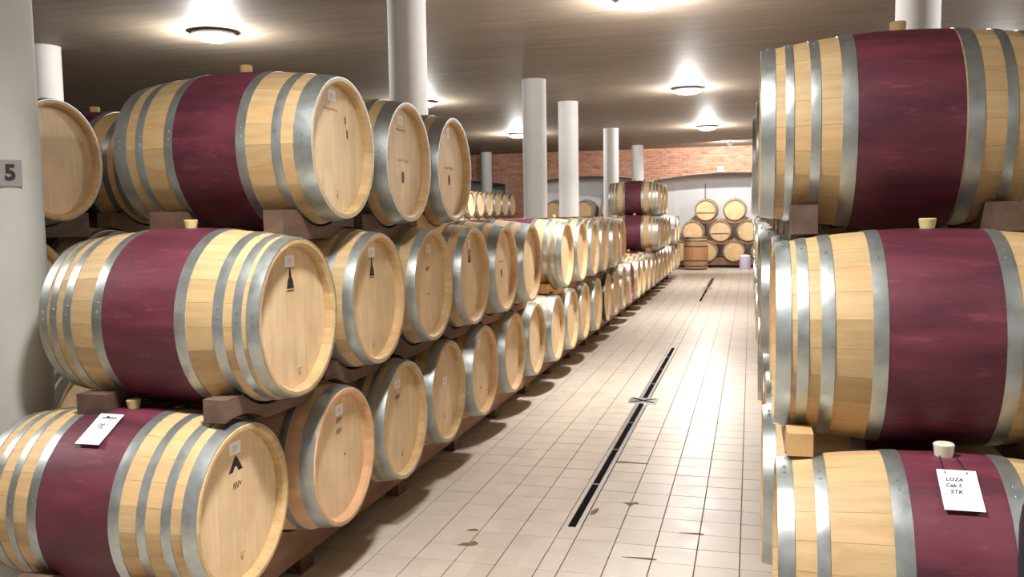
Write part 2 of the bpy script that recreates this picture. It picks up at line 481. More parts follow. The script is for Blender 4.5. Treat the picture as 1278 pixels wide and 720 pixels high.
# number plate on the near column
SIGN_AZ = radians(-27.0)
nrm = Vector((cos(SIGN_AZ), sin(SIGN_AZ), 0)); rgt = Vector((-sin(SIGN_AZ), cos(SIGN_AZ), 0))
sg = empty('number_plate', (-2.96 + nrm.x * .172, 2.90 + nrm.y * .172, 1.815)); tag(sg, 'small grey plate with a black 5 on the left column', 'sign')
Fm = frame((0, 0, 0), rgt, (0, 0, 1))
pm = MB().cbox(-.044, .044, -.052, .052, -.004, .0035, .0015).me('plate', SIGN_MAT); pm.transform(Fm); obj('plate', pm, sg)
Ft = Fm.copy(); Ft.translation = nrm * .0040
obj('numeral', text_mesh('numeral', '5', 0.084, INK, Ft, 0, .0008, bold=.0035), sg)

# ------------------------------------------------------------------ barrels
BLEN, RB, RH = 0.935, 0.345, 0.300
def rad(s):
    t = (s - BLEN / 2) / (BLEN / 2)
    return RB - (RB - RH) * abs(t) ** 2.0
def xs_(s): return BLEN / 2 - s
NST = 24
SS = [0.0] + [BLEN * k / 14 for k in range(1, 14)] + [BLEN]
REC_D, RIM = 0.042, 0.027

def stave_mesh(mat):
    outer = [(xs_(s), rad(s)) for s in SS]
    loop = [(xs_(0.004), RH - 0.004)] + outer[0:0]
    loop = [(xs_(0.0), RH - 0.004), (xs_(0.004), RH)] + outer[1:-1] + [(xs_(BLEN - .004), RH), (xs_(BLEN), RH - .004)]
    inner = [(xs_(BLEN), RH - .016), (xs_(BLEN - .012), RH - RIM), (xs_(BLEN / 2), RB - RIM - .004), (xs_(0.012), RH - RIM), (xs_(0.0), RH - .016)]
    loop = loop + inner
    n = len(loop); half = pi / NST
    v = []; f = []
    for a in (-1, 0, 1):
        for x, r in loop:
            g = 0.0004 if a else 0.0
            ang = a * (half - g / r)
            rr = r - (0.0003 if a else 0)
            v.append((x, rr * sin(ang), rr * cos(ang)))
    for k in range(2):
        for i in range(n):
            j = (i + 1) % n
            f.append((k * n + i, k * n + j, (k + 1) * n + j, (k + 1) * n + i))
    # side caps as strips
    no = n - 5
    for k in (0, 2):
        f.append(tuple(k * n + i for i in range(n)))
    return autosmooth(mesh('stave', v, f, mat), 30)

def body_mesh(mat, red=False):
    """one-piece body for barrels too far away to pick the staves apart: staves still modelled as facets with grooves"""
    mb = MB()
    pr = [(xs_(0.012), RH - RIM), (xs_(0.0), RH - .016), (xs_(0.0), RH - .004), (xs_(.004), RH)] + [(xs_(s), rad(s)) for s in SS[1:-1]] + \
         [(xs_(BLEN - .004), RH), (xs_(BLEN), RH - .004), (xs_(BLEN), RH - .016), (xs_(BLEN - .012), RH - RIM)]
    pr = [(xs_(REC_D + .01), RH - RIM - .001)] + pr + [(xs_(BLEN - REC_D - .01), RH - RIM - .001)]
    n = NST * 2
    v = []; f = []
    for x, r in pr:
        for k in range(n):
            t = 2 * pi * k / n
            rr = r - (0.0006 if k % 2 else 0)
            v.append((x, rr * sin(t), rr * cos(t)))
    for i in range(len(pr) - 1):
        for k in range(n): f.append((i * n + k, i * n + (k + 1) % n, (i + 1) * n + (k + 1) % n, (i + 1) * n + k))
    mb.add(v, f)
    return autosmooth(mb.me('staves', mat), 40)

def hoop_mesh(s0, s1, mat, rivets=True, seam=0.5):
    pr = [(xs_(s0), rad(s0) - .003), (xs_(s0), rad(s0) + .0026)]
    for q in (0.33, 0.66): pr.append((xs_(s0 + (s1 - s0) * q), rad(s0 + (s1 - s0) * q) + .0030))
    pr += [(xs_(s1), rad(s1) + .0026), (xs_(s1), rad(s1) - .003)]
    mb = MB().lathe(pr, 56, 'x', closed=True)
    if rivets:
        sm = (s0 + s1) / 2
        for da in (-.05, .05):
            for base in (seam, pi / 2 * 3 + seam * .3):
                a = base + da; r = rad(sm) + .0028
                c = Vector((xs_(sm), r * sin(a), r * cos(a))); nn = Vector((0, sin(a), cos(a)))
                mb.tube(c, c + nn * .0028, .0048, 6)
    return autosmooth(mb.me('hoop', mat), 40)

def belly_mesh(s0, s1, mat, d=0.0010):
    n = 8
    pr = [(xs_(s0), rad(s0) - .002)] + [(xs_(s0 + (s1 - s0) * k / n), rad(s0 + (s1 - s0) * k / n) + d) for k in range(n + 1)] + [(xs_(s1), rad(s1) - .002)]
    return autosmooth(MB().lathe(pr, NST * 2, 'x').me('belly_band', mat), 60)

HR = RH - RIM + .001
NB = 7
def board_outline(k, gap=0.0005):
    w = 2 * HR / NB
    y0, y1 = -HR + k * w + gap, -HR + (k + 1) * w - gap
    pts = []
    for q in range(7):
        y = y0 + (y1 - y0) * q / 6; pts.append((y, sqrt(max(HR * HR - y * y, 1e-5))))
    return pts + [(y, -z) for y, z in reversed(pts)]
def head_joined(front, mat):
    mb = MB()
    x = xs_(REC_D) if front else xs_(BLEN - REC_D)
    sg_ = 1 if front else -1
    for k in range(NB):
        mb.prism(board_outline(k, .0004), x - sg_ * .018, x, 'x')
    return mb.me('head', mat)
board_me = [MB().prism(board_outline(k), -.018, 0, 'x').me('head_board', OAK_HEAD) for k in range(NB)]
head_back = MB().lathe([(-.020, HR), (-.004, HR)], 40, 'x', True, True).me('head', OAK_HEAD)
STAVE = stave_mesh(OAK)
BODY = {m.name: body_mesh(m) for m in (OAK_BODY, OAK_PINK, OAK_OLD)}
HEADF, HEADR = head_joined(True, OAK_HEAD), head_joined(False, OAK_HEAD)
HEADF_OLD = head_joined(True, wood('aged_oak_head', (0.60, 0.42, 0.23), (0.72, 0.53, 0.31), grain=(30, 30, 2.2), vary=0.12))
def bung_mesh(mat, h=.032, r0=.022, r1=.027):
    return autosmooth(MB().lathe([(-.02, r0 - .003), (0, r0), (h * .9, r1), (h, r1 - .004)], 20, 'z', True, True).me('bung', mat))
BUNG = {'yellow': bung_mesh(SILICONE_YELLOW), 'white': bung_mesh(SILICONE_WHITE, .036, .025, .029), 'wood': bung_mesh(BUNG_WOOD, .034, .026, .028)}

TYPES = {   # hoops per side (distance from the head), painted belly from..to
    'four':  dict(hoops=[(0.0, .045), (.062, .095), (.130, .168), (.272, .314)], belly=(.314, .621)),
    'four_near': dict(hoops=[(0.004, .055), (.092, .126), (.182, .214), (.279, .319)], belly=(.319, .616)),
    'four_thin': dict(hoops=[(0.0, .047), (.080, .107), (.160, .191), (.257, .305)], belly=(.305, .625)),
    'three_wide': dict(hoops=[(0.0, .074), (.126, .166), (.277, .319)], belly=(.319, .616)),
    'three': dict(hoops=[(0.0, .045), (.102, .136), (.297, .346)], belly=(.346, .589)),
    'plain': dict(hoops=[(0.004, .062), (.128, .160), (.285, .318)], belly=None),
    'aged':  dict(hoops=[(0.012, .040), (.105, .128), (.255, .280)], belly=None),
}
_hoops = {}
def get_hoops(tp, mat=GALV):
    key = (tp, mat.name)
    if key not in _hoops:
        out = []
        for i, (a, b) in enumerate(TYPES[tp]['hoops']):
            out.append(hoop_mesh(a, b, mat, seam=0.25 + .13 * i))
            out.append(hoop_mesh(BLEN - b, BLEN - a, mat, seam=0.25 + .13 * i))
        _hoops[key] = out
    return _hoops[key]
_belly = {}
def get_belly(tp, mat):
    key = (tp, mat.name)
    if key not in _belly: _belly[key] = belly_mesh(*TYPES[tp]['belly'], mat)
    return _belly[key]

def build_barrel(tp, detail, body=OAK_BODY, hoop_mat=GALV, bung='yellow', belly_mat=MAROON, front_hoop=None, headf=None):
    """detail 2: staves and head boards one by one; 1: one-piece body"""
    t = empty('barrel')
    c = (0, 0, RB)
    if detail == 2:
        for k in range(NST): obj('stave', STAVE, t, c, (-(k + .5) * 2 * pi / NST, 0, 0))
        for front in (True, False):
            x = xs_(REC_D) if front else xs_(BLEN - REC_D)
            h = obj('head', head_back, t, (x, 0, RB), (0, 0, 0 if front else pi))
            for k in range(NB): obj('head_board', board_me[k], h)
    else:
        obj('staves', BODY[body.name], t, c)
        obj('head', headf or HEADF, t, c); obj('head', HEADR, t, c)
    for i, m in enumerate(get_hoops(tp, hoop_mat)):
        if i == 0 and front_hoop is not None: m = get_hoops(tp, front_hoop)[0]
        obj('hoop', m, t, c)
    if TYPES[tp]['belly']:
        obj('belly_band', get_belly(tp, belly_mat), t, c)
    if bung: obj('bung', BUNG[bung], t, (0, 0, 2 * RB + .001))
    return t

def copy_tree(o, parent=None):
    c = o.copy(); COL.objects.link(c)
    if parent is not None: c.parent = parent
    for ch in o.children: copy_tree(ch, c)
    return c
_proto = {}
def barrel(x, y, z, rotz, label, group, tp='four', detail=1, **kw):
    """x, y, z: centre of the barrel; front head faces +X turned by rotz"""
    key = (tp, detail, tuple(sorted((k, getattr(v, 'name', v)) for k, v in kw.items())))
    if key in _proto: t = copy_tree(_proto[key])
    else: t = build_barrel(tp, detail, **kw); _proto[key] = t
    t.location = (x, y, z - RB); t.rotation_euler = (0, 0, rotz)
    tag(t, label, 'barrel', group)
    return t

ORD = ['first', 'second', 'third', 'fourth', 'fifth', 'sixth', 'seventh', 'eighth', 'ninth', 'tenth', 'eleventh', 'twelfth', 'thirteenth',
       'fourteenth', 'fifteenth', 'sixteenth', 'seventeenth', 'eighteenth', 'nineteenth', 'twentieth', 'twenty-first', 'twenty-second',
       'twenty-third', 'twenty-fourth', 'twenty-fifth', 'twenty-sixth', 'twenty-seventh', 'twenty-eighth', 'twenty-ninth', 'thirtieth']

# ---- marks and stickers on heads (front head plane x = xs_(REC_D))
XH = xs_(REC_D)
STK = MB().box(0, .0012, -.036, .036, -.023, .023).me('sticker', PAPER)
STK_SMALL = MB().box(0, .0012, -.026, .026, -.032, .032).me('sticker', PAPER)
def lines_mesh(name, rects, mat):
    mb = MB()
    for y0, y1, z0, z1 in rects: mb.box(0, .0008, y0, y1, z0, z1)
    return mb.me(name, mat)
STK_PRINT = lines_mesh('sticker_print', [(-.020, .014, .004, .007), (-.018, .016, -.004, -.001), (-.020, .008, -.012, -.009)], plain('grey_print', (.62, .63, .68), .6))
SPEAR = MB().prism([(-.026, -.045), (.026, -.045), (.020, -.016), (.009, .0), (.004, .045), (-.004, .045), (-.009, .0), (-.020, -.016)], 0, .0008, 'x').me('brand_mark', INK)
SPEAR_BASE = lines_mesh('brand_rule', [(-.028, .028, -.055, -.051), (-.03, -.018, .03, .034), (.018, .03, .03, .034)], BURN)
TRI = MB().prism([(-.045, -.03), (-.020, -.03), (-.006, -.012), (.006, -.012), (.016, -.03), (.045, -.03), (.014, .016), (.003, .028), (-.008, .016)], 0, .0008, 'x').me('brand_mark', INK)
PICTO = MB().prism([(-.011, -.03), (.011, -.03), (.017, -.012), (.017, .012), (.011, .03), (-.011, .03), (-.017, .012), (-.017, -.012)], 0, .0008, 'x').me('brand_mark', BURN)
def squiggle(w, h, n, seed, mat, name='brand_script', thick=.0035):
    rnd = random.Random(seed); mb = MB(); p = None
    for k in range(n + 1):
        q = (-w / 2 + w * k / n, (h / 2) * (1 if k % 2 else -1) * rnd.uniform(.3, 1))
        if p:
            d = Vector((q[0] - p[0], q[1] - p[1])); nn = Vector((-d.y, d.x)).normalized() * thick / 2
            mb.prism([(p[0] + nn.x, p[1] + nn.y), (p[0] - nn.x, p[1] - nn.y), (q[0] - nn.x, q[1] - nn.y), (q[0] + nn.x, q[1] + nn.y)], 0, .0007, 'x')
        p = q
    return mb.me(name, mat)
SCRIPT = squiggle(.15, .022, 14, 3, BURN_FAINT)
SCRIPT2 = squiggle(.055, .03, 7, 5, BURN)
SCRIPT3 = squiggle(.13, .014, 18, 8, BURN_FAINT)
FOOT_MARK = lines_mesh('foot_mark', [(-.018, .018, .012, .015), (-.008, .004, -.014, .006), (-.014, -.010, -.006, .002)], BURN_FAINT)
VENT = MB().lathe([(0, .005), (.004, .004)], 8, 'x', True, True).me('tasting_plug', BURN)
def mark(t, name, me, y, z, dx=0.0002):
    return obj(name, me, t, (XH + dx, y, RB + z))
def sticker(t, y=0.0, z=0.215, small=False):
    s = mark(t, 'sticker', STK_SMALL if small else STK, y, z)
    obj('sticker_print', STK_PRINT, s, (.0013, 0, 0))

# ------------------------------------------------------------------ timber cradles and rails
def cut_block(yc, half, top_fn, bot_fn, n=18):
    ys = [yc - half + 2 * half * k / n for k in range(n + 1)]
    return [(y, bot_fn(y)) for y in ys] + [(y, top_fn(y)) for y in reversed(ys)]

class Rack:
    """u runs along the row, depth d runs from the front heads to the back; place() maps (d, u) to the world"""
    def __init__(s, place, rotz, front):
        s.place = place; s.rotz = rotz; s.front = front; s.levels = []

CR = 0.3465
def timber(name, outline, d0, d1, place, base, label, cat, group, mat):
    """outline in (u, z); extruded from depth d0 to d1 and placed in the world"""
    bx, by = place((d0 + d1) / 2, base[0]); org = Vector((bx, by, base[1]))
    mb = MB()
    n = len(outline)
    v = []
    for d in (d0, d1):
        for u, z in outline:
            x, y = place(d, u); v.append(tuple(Vector((x, y, z)) - org))
    f = [tuple(range(n)), tuple(range(n, 2 * n))[::-1]] + [(i, n + i, n + (i + 1) % n, (i + 1) % n) for i in range(n)]
    mb.add(v, f)
    me = mb.me(name, mat)
    if cat:
        o = obj(name, me, None, org); tag(o, label, cat, group)
        return o
    return me, org

def cradle(place, dpos, uc, zc, lower, label, group, mat, name='cradle_block', half=.325):
    # radius of the barrel where the block sits
    s = sum(dpos) / 2
    r = max(rad(q) for q in (dpos[0], dpos[1])) + .0045
    def top(u):
        du = u - uc
        cap = zc - .262
        return min(cap, zc - sqrt(max(r * r - du * du, .0)) if abs(du) < r else cap)
    def bot(u):
        b = zc - r - .05
        for ul, zl in lower:
            du = u - ul
            if abs(du) < r: b = max(b, zl + sqrt(r * r - du * du))
        return min(b, top(u) - .006)
    return timber(name, cut_block(uc, half, top, bot), dpos[0], dpos[1], place, (uc, zc - r - .05), label, 'cradle', group, mat)

def rail(place, dpos, us, zc, label, group, mat, foot_mat):
    """bottom rail under a run of barrels, scalloped for each of them, on short feet"""
    r = max(rad(q) for q in dpos) + .0045
    u0, u1 = us[0] - .37, us[-1] + .37
    n = int((u1 - u0) / .03)
    pts = []
    for k in range(n + 1):
        u = u0 + (u1 - u0) * k / n
        z = zc - .19
        for c in us:
            if abs(u - c) < r: z = min(z, zc - sqrt(r * r - (u - c) ** 2))
        pts.append((u, z))
    zb = .085
    outline = [(u0, zb), (u1, zb)] + [p for p in reversed(pts)]
    x, y = place(sum(dpos) / 2, u0)
    t = empty('barrel_rail', (x, y, 0)); tag(t, label, 'rail', group)
    me, org = timber('rail_beam', outline, dpos[0], dpos[1], place, (u0, 0), None, None, None, mat)
    obj('rail_beam', me, t)
    u = u0 + .15
    while u < u1:
        xa, ya = place(dpos[0] + .01, u - .06); xb, yb = place(dpos[1] - .01, u + .06)
        me = MB().box(min(xa, xb) - x, max(xa, xb) - x, min(ya, yb) - y, max(ya, yb) - y, 0.0005, zb).me('foot', foot_mat)
        obj('foot', me, t)
        u += 1.0
    return t

FRONT_D, REAR_D = (.125, .215), (.63, .755)
def lower_of(level, u, span=.8):
    return [(a, z) for a, z in level if abs(a - u) < span]

# ---- left rack ------------------------------------------------------------
LX = {0: -1.722, 1: -1.665, 2: -1.695}
LZ = {0: .575, 1: 1.245, 2: 1.900}
bottom = [2.76, 3.46, 4.16, 4.90, 5.62, 6.42, 7.14, 7.88, 8.60, 9.31, 10.08, 10.86, 11.62, 12.42, 13.2, 14.0, 14.75, 15.52, 16.27, 17.02, 17.77, 18.52, 19.27, 20.02, 20.77, 21.52, 22.22]
middle = [3.00, 3.76, 4.52, 5.24, 5.97, 6.70, 8.12, 8.86, 9.62, 10.36, 11.12, 11.88]
middle_far = [16.65, 17.40, 18.15, 18.90, 20.40, 21.15]
top = [3.50, 4.25, 4.97]
top_far = [17.02, 17.77, 18.50]
LP = lambda lvl: (lambda d, u: (LX[lvl] - d, u))
cb = lambda lvl: LX[lvl] - BLEN / 2
GL = 'oak barrels in the left rack along the aisle'
special_bottom = {
    0: ('big oak barrel at bottom left with maroon belly and white paper tag', 'four_near', 2, {}),
    1: ('pinkish oak barrel without painted belly, second in the bottom left row', 'plain', 1, dict(body=OAK_PINK, bung=None)),
    11: ('oak barrel with a black front hoop, far along the bottom left row', 'four', 1, dict(front_hoop=BLACK_HOOP)),
    14: ('oak barrel with a red front rim, far along the bottom left row', 'four', 1, {}),
}
row_types = ['four', 'plain', 'four', 'plain', 'three_wide', 'plain', 'plain', 'four']
Lbot = []
for i, y in enumerate(bottom):
    lab, tp, det, kw = special_bottom.get(i, ('oak barrel, %s from the camera in the bottom row left of the aisle' % ORD[i], row_types[i % 8] if i else 'four', 2 if i in (2, 3) else 1, {}))
    if det == 2: kw = {k: v for k, v in kw.items() if k != 'body'}
    x = cb(0) + (-.05 if i == 0 else random.uniform(-.012, .012))
    t = barrel(x, y, LZ[0], 0, lab, GL, tp, det, **kw)
    Lbot.append(t)
    if i == 14:
        o = obj('painted_rim', autosmooth(MB().lathe([(xs_(.045), RH + .0046), (xs_(-.0008), RH + .002), (xs_(-.0008), RH - .016), (xs_(.0118), RH - RIM - .0008), (xs_(REC_D - .001), RH - RIM - .0012)], 48, 'x').me('painted_rim', RED_RIM), 50), t, (0, 0, RB)); o['label'] = 'red painted rim and hoop'
Lmid = []
for i, y in enumerate(middle):
    tp = ['four', 'three', 'three', 'three', 'three_wide', 'three_wide', 'four', 'three', 'four', 'three', 'four', 'three'][i]
    lab = {0: 'large oak barrel with maroon belly, nearest in the middle row at left',
           6: 'oak barrel with its hooped side showing past a gap, seventh of middle left row'}.get(i, 'oak barrel, %s from the camera in the middle row left of the aisle' % ORD[i])
    Lmid.append(barrel(cb(1) + random.uniform(-.01, .01), y, LZ[1], 0, lab, GL, tp, 2 if i < 3 else 1, bung=('yellow' if i % 2 == 0 else 'wood') if i in (0, 1, 2, 4, 8) else None))
for i, y in enumerate(middle_far):
    barrel(cb(1) + random.uniform(-.01, .01), y, LZ[1], 0, 'distant oak barrel, %s of the second tier in the three-high far stack' % ORD[i], 'oak barrels in the far stack left of the aisle', 'four', 1)
Ltop = []
for i, y in enumerate(top):
    Ltop.append(barrel(cb(2), y, LZ[2] + (.02, 0, -.005)[i], 0, ['large oak barrel with maroon belly on top of the left stack, nearest the camera',
        'second oak barrel of the top left row, half hidden by the first', 'third and last oak barrel of the near top left row'][i], GL, 'three_wide', 2, bung='wood'))
for i, y in enumerate(top_far):
    barrel(cb(2), y, LZ[2], 0, 'distant oak barrel, %s on the top tier of the three-high far stack' % ORD[i], 'oak barrels in the far stack left of the aisle', 'four', 1, bung='wood')

# left rack timbers
lowB = [(y, LZ[0]) for y in bottom]; lowM = [(y, LZ[1]) for y in middle + middle_far]
GT = 'timber cradles of the left rack'
for i, y in enumerate(middle + middle_far):
    far = i >= len(middle)
    for nm, dp in (('front', FRONT_D), ('rear', REAR_D)):
        mat = NEW_TIMBER if (i == 6 and nm == 'front') else (MID_TIMBER if i > 3 else DARK_TIMBER)
        what = ('pale new' if mat is NEW_TIMBER else 'brown')
        lab = '%s %s cradle block under the %s barrel of the %s' % (what, nm, ORD[i - len(middle)] if far else ORD[i], 'far stack second tier' if far else 'middle left row')
        cradle(LP(1), dp, y, LZ[1], lower_of(lowB, y), lab, GT, mat)
for i, y in enumerate(top + top_far):
    far = i >= len(top)
    for nm, dp in (('front', FRONT_D), ('rear', REAR_D)):
        mat = NEW_TIMBER if (i == 2 and nm == 'front') else DARK_TIMBER
        lab = '%s %s cradle block under the %s barrel of the %s' % ('pale new' if mat is NEW_TIMBER else 'dark', nm, ORD[i - len(top)] if far else ORD[i], 'far stack top tier' if far else 'top left row')
        zc = LZ[2] + ((.02, 0, -.005)[i] if not far else 0)
        cradle(LP(2), dp, y, zc, lower_of(lowM, y), lab, GT, mat)
segs = [bottom[0:3], bottom[3:7], bottom[7:11], bottom[11:15], bottom[15:19], bottom[19:23], bottom[23:27]]
for k, sg_us in enumerate(segs):
    for nm, dp in (('front', (.235, .335)), ('rear', REAR_D)):
        rail(LP(0), dp, sg_us, LZ[0], '%s brown floor rail under the bottom left row, %s length from the camera' % (nm, ORD[k]), 'timber floor rails of the left rack', MID_TIMBER if nm == 'front' else DARK_TIMBER, DARK_TIMBER)

# ---- right rack ------------------------------------------------------------
RXH = {0: .079, 1: .076, 2: .031}; RZ = {0: .560, 1: 1.214, 2: 1.903}
RY = {0: 2.74, 1: 3.05, 2: 3.42}
RP = lambda lvl: (lambda d, u: (RXH[lvl] + d, u))
NR = 25
tiers = ['bottom', 'middle', 'top']
right = {}
for lvl in range(3):
    for k in range(NR):
        y = RY[lvl] + .762 * k
        x = RXH[lvl] + BLEN / 2 + (0 if k == 0 else random.uniform(-.03, .012))
        tp = ['three', 'four', 'four_thin'][lvl] if k == 0 else ['four', 'three', 'plain', 'three_wide'][(k + lvl) % 4]
        lab = ['big oak barrel at bottom right with maroon belly and a hanging handwritten tag',
               'large oak barrel with maroon belly in the middle tier at right',
               'large oak barrel with maroon belly on top of the right stack'][lvl] if k == 0 else \
              'oak barrel right of the aisle, %s back in its %s tier, only its edge showing' % (ORD[k], tiers[lvl])
        bung = ['white', 'yellow', 'wood'][lvl]
        right[lvl, k] = barrel(x, y, RZ[lvl], pi, lab, 'oak barrels in the right rack', tp, 2 if k == 0 else 1, bung=bung)
for lvl in (1, 2):
    for k in range(NR):
        y = RY[lvl] + .762 * k
        low = [(RY[lvl - 1] + .762 * j, RZ[lvl - 1]) for j in range(NR)]
        for nm, dp in (('front', (.035, .11) if lvl == 1 else (.10, .185)), ('rear', (.71, .81))):
            mat = NEW_TIMBER if lvl == 1 and nm == 'front' and k == 0 else DARK_TIMBER
            cradle(RP(lvl), dp, y, RZ[lvl], lower_of(low, y), '%s %s cradle block under the %s barrel of the right %s tier' % ('pale new' if mat is NEW_TIMBER else 'dark', nm, ORD[k], tiers[lvl]), 'timber cradles of the right rack', mat)
for q in range(5):
    us = [RY[0] + .762 * j for j in range(q * 5, q * 5 + 5)]
    for nm, dp in (('front', (.235, .335)), ('rear', REAR_D)):
        rail(RP(0), dp, us, RZ[0], '%s brown floor rail under the right rack, %s length from the camera' % (nm, ORD[q]), 'timber floor rails of the right rack', MID_TIMBER, DARK_TIMBER)

# ---- second rack behind the left one, and a third far at the back -----------------
BX = -3.35
GB = 'oak barrels in the rack behind the left column'
bz = {0: .575, 1: 1.25, 2: 1.93}
by = {0: [2.35, 3.10, 3.85, 4.60, 5.35], 1: [2.66, 3.42, 4.17, 4.92], 2: [3.68, 4.50]}
for lvl in range(3):
    for i, y in enumerate(by[lvl]):
        lab = 'oak barrel in the rack behind the left column, %s of its %s tier' % (ORD[i], tiers[lvl])
        if (lvl, i) == (2, 0): lab = 'oak barrel showing its bare head beside the left column'
        if (lvl, i) == (2, 1): lab = 'maroon bellied barrel half hidden behind the head beside the left column'
        barrel(BX - BLEN / 2, y, bz[lvl], 0, lab, GB, 'four', 1, bung='wood')
PB = lambda d, u: (BX - d, u)
for lvl in (1, 2):
    low = [(y, bz[lvl - 1]) for y in by[lvl - 1]]
    for i, y in enumerate(by[lvl]):
        for nm, dp in (('front', FRONT_D), ('rear', REAR_D)):
            cradle(PB, dp, y, bz[lvl], lower_of(low, y), 'dark %s cradle block in the rack behind the left column, %s of the %s tier' % (nm, ORD[i], tiers[lvl]), 'timber cradles behind the left column', DARK_TIMBER)
for nm, dp in (('front', (.235, .335)), ('rear', REAR_D)):
    rail(PB, dp, by[0], bz[0], '%s floor rail of the rack behind the left column' % nm, 'floor rails behind the left column', DARK_TIMBER, DARK_TIMBER)

CXH = -6.6
cy = {2: [19.75 + .77 * k for k in range(7)], 1: [19.37 + .77 * k for k in range(8)], 0: [18.99 + .77 * k for k in range(9)]}
cz = {0: .575, 1: 1.245, 2: 1.915}
PC = lambda d, u: (CXH - d, u)
for lvl in range(3):
    for i, y in enumerate(cy[lvl]):
        barrel(CXH - BLEN / 2, y, cz[lvl], 0, 'distant oak barrel in the rack before the brick pier, %s of the %s tier' % (ORD[i], tiers[lvl]), 'oak barrels in the far left rack', 'plain', 1, bung=None)
for lvl in (1, 2):
    low = [(y, cz[lvl - 1]) for y in cy[lvl - 1]]
    for i, y in enumerate(cy[lvl]):
        for nm, dp in (('front', FRONT_D), ('rear', REAR_D)):
            cradle(PC, dp, y, cz[lvl], lower_of(low, y), '%s cradle block in the rack before the brick pier, %s of the %s tier' % (nm, ORD[i], tiers[lvl]), 'timber cradles of the far left rack', MID_TIMBER)
for nm, dp in (('front', (.235, .335)), ('rear', REAR_D)):
    rail(PC, dp, cy[0], cz[0], '%s floor rail of the rack before the brick pier' % nm, 'floor rails of the far left rack', MID_TIMBER, DARK_TIMBER)

# ---- barrels stacked in the arched recesses, heads to the camera ------------------
AY = 26.15
def alcove(levels, names, group, where):
    PA = lambda d, u: (u, AY + d)
    for lvl, (z, xs__) in enumerate(levels):
        for i, x in enumerate(xs__):
            t = barrel(x, AY + BLEN / 2, z, -pi / 2, names(lvl, i), group, 'aged', 1, body=OAK_OLD, bung='wood', headf=HEADF_OLD)
            if (lvl, i) in ((2, 0), (1, 1)) and where == 'right':
                obj('head_batten', MB().box(0, .014, -HR + .02, HR - .02, -.085, -.065).me('head_batten', DARK_TIMBER), t, (XH, 0, RB))
            if lvl:
                low = [(a, levels[lvl - 1][0]) for a in levels[lvl - 1][1]]
                for nm, dp in (('front', (.04, .14)), ('rear', REAR_D)):
                    cradle(PA, dp, x, z, [q for q in low if abs(q[0] - x) < .8], '%s cradle block under the %s' % (nm, names(lvl, i)), 'timber cradles in the %s recess' % where, MID_TIMBER)
    for nm, dp in (('front', (.06, .16)), ('rear', REAR_D)):
        rail(PA, dp, levels[0][1], levels[0][0], '%s floor rail under the barrels in the %s arched recess' % (nm, where), 'floor rails in the arched recesses', MID_TIMBER, DARK_TIMBER)
sides = [['first', 'second', 'third', 'fourth'], ['left', 'middle', 'right'], ['left', 'right']]
alcove([(.49, [-2.02, -1.24, -.47, .32]), (1.075, [-1.63, -.855, -.08]), (1.68, [-1.265, -.455])],
       lambda l, i: '%s %s barrel under the right arch' % (tiers[l], sides[l][i]), 'aged barrels stacked under the right arch', 'right')
alcove([(.50, [-5.75, -4.90, -4.05]), (1.10, [-5.33, -4.44]), (1.72, [-5.80, -4.86, -4.02])],
       lambda l, i: '%s %s barrel under the second arch' % (tiers[l], ['left', 'middle', 'right'][i]), 'aged barrels stacked under the second arch', 'second')

# upright barrel and plastic bin before the right recess
u = barrel(0, 0, RB, 0, 'oak barrel standing upright at the end of the aisle', None, 'aged', 1, body=OAK_OLD, bung=None, hoop_mat=BLACK_HOOP)
bb = obj('belly_band', belly_mesh(.285, .65, OAK_ORANGE), u, (0, 0, RB)); bb['label'] = 'orange-brown stained belly'
u.rotation_euler = (0, -pi / 2, 0)
u.location = (-1.50 + RB, 25.35, BLEN / 2 + .001)
c = empty('plastic_drum', (-.15, 25.75, 0)); tag(c, 'lilac plastic drum with white lid on the floor by the stacked barrels', 'drum')
obj('drum_body', autosmooth(MB().lathe([(0.001, .150), (.02, .155), (.34, .155), (.36, .145)], 28, 'z', True, True).me('drum_body', BIN_MAT)), c)
obj('lid', autosmooth(MB().lathe([(.352, .150), (.365, .152), (.39, .12), (.405, .06), (.41, .02)], 28, 'z', True, True).me('lid', WHITE_PLASTIC)), c)

# ---- marks on the near left heads
b = Lbot
sticker(b[0]); mark(b[0], 'brand_mark', TRI, 0.0, .158); mark(b[0], 'brand_script', SCRIPT2, .005, .075); mark(b[0], 'foot_mark', FOOT_MARK, .02, -.2)
sticker(b[1], 0.02, .20); mark(b[1], 'brand_mark', SCRIPT2, .015, .155); mark(b[1], 'brand_script', SCRIPT2, .012, .105); mark(b[1], 'tasting_plug', VENT, .06, -.01)
sticker(b[2], -.02, .19); mark(b[2], 'brand_script', SCRIPT2, -.02, .12); mark(b[2], 'foot_mark', FOOT_MARK, .03, -.19)
sticker(b[3], .02, .06); mark(b[3], 'foot_mark', FOOT_MARK, 0, -.15)
sticker(b[4], -.02, .18, True); mark(b[4], 'tasting_plug', VENT, 0, -.12)
m = Lmid
sticker(m[0]); mark(m[0], 'brand_mark', SPEAR, 0, .155); mark(m[0], 'brand_rule', SPEAR_BASE, 0, .155); mark(m[0], 'foot_mark', FOOT_MARK, .05, -.22)
sticker(m[1]); mark(m[1], 'brand_mark', SPEAR, 0, .15); mark(m[1], 'brand_rule', SPEAR_BASE, 0, .15); mark(m[1], 'foot_mark', FOOT_MARK, .0, -.22)
sticker(m[2], .02, .2); mark(m[2], 'brand_script', SCRIPT2, .0, .09); mark(m[2], 'tasting_plug', VENT, 0, -.05)
sticker(m[3], 0, .2, True); mark(m[3], 'brand_mark', SPEAR, 0, .13)
mark(m[4], 'brand_script', SCRIPT3, 0, .05); mark(m[4], 'brand_mark', PICTO, 0, -.03)
p = Ltop
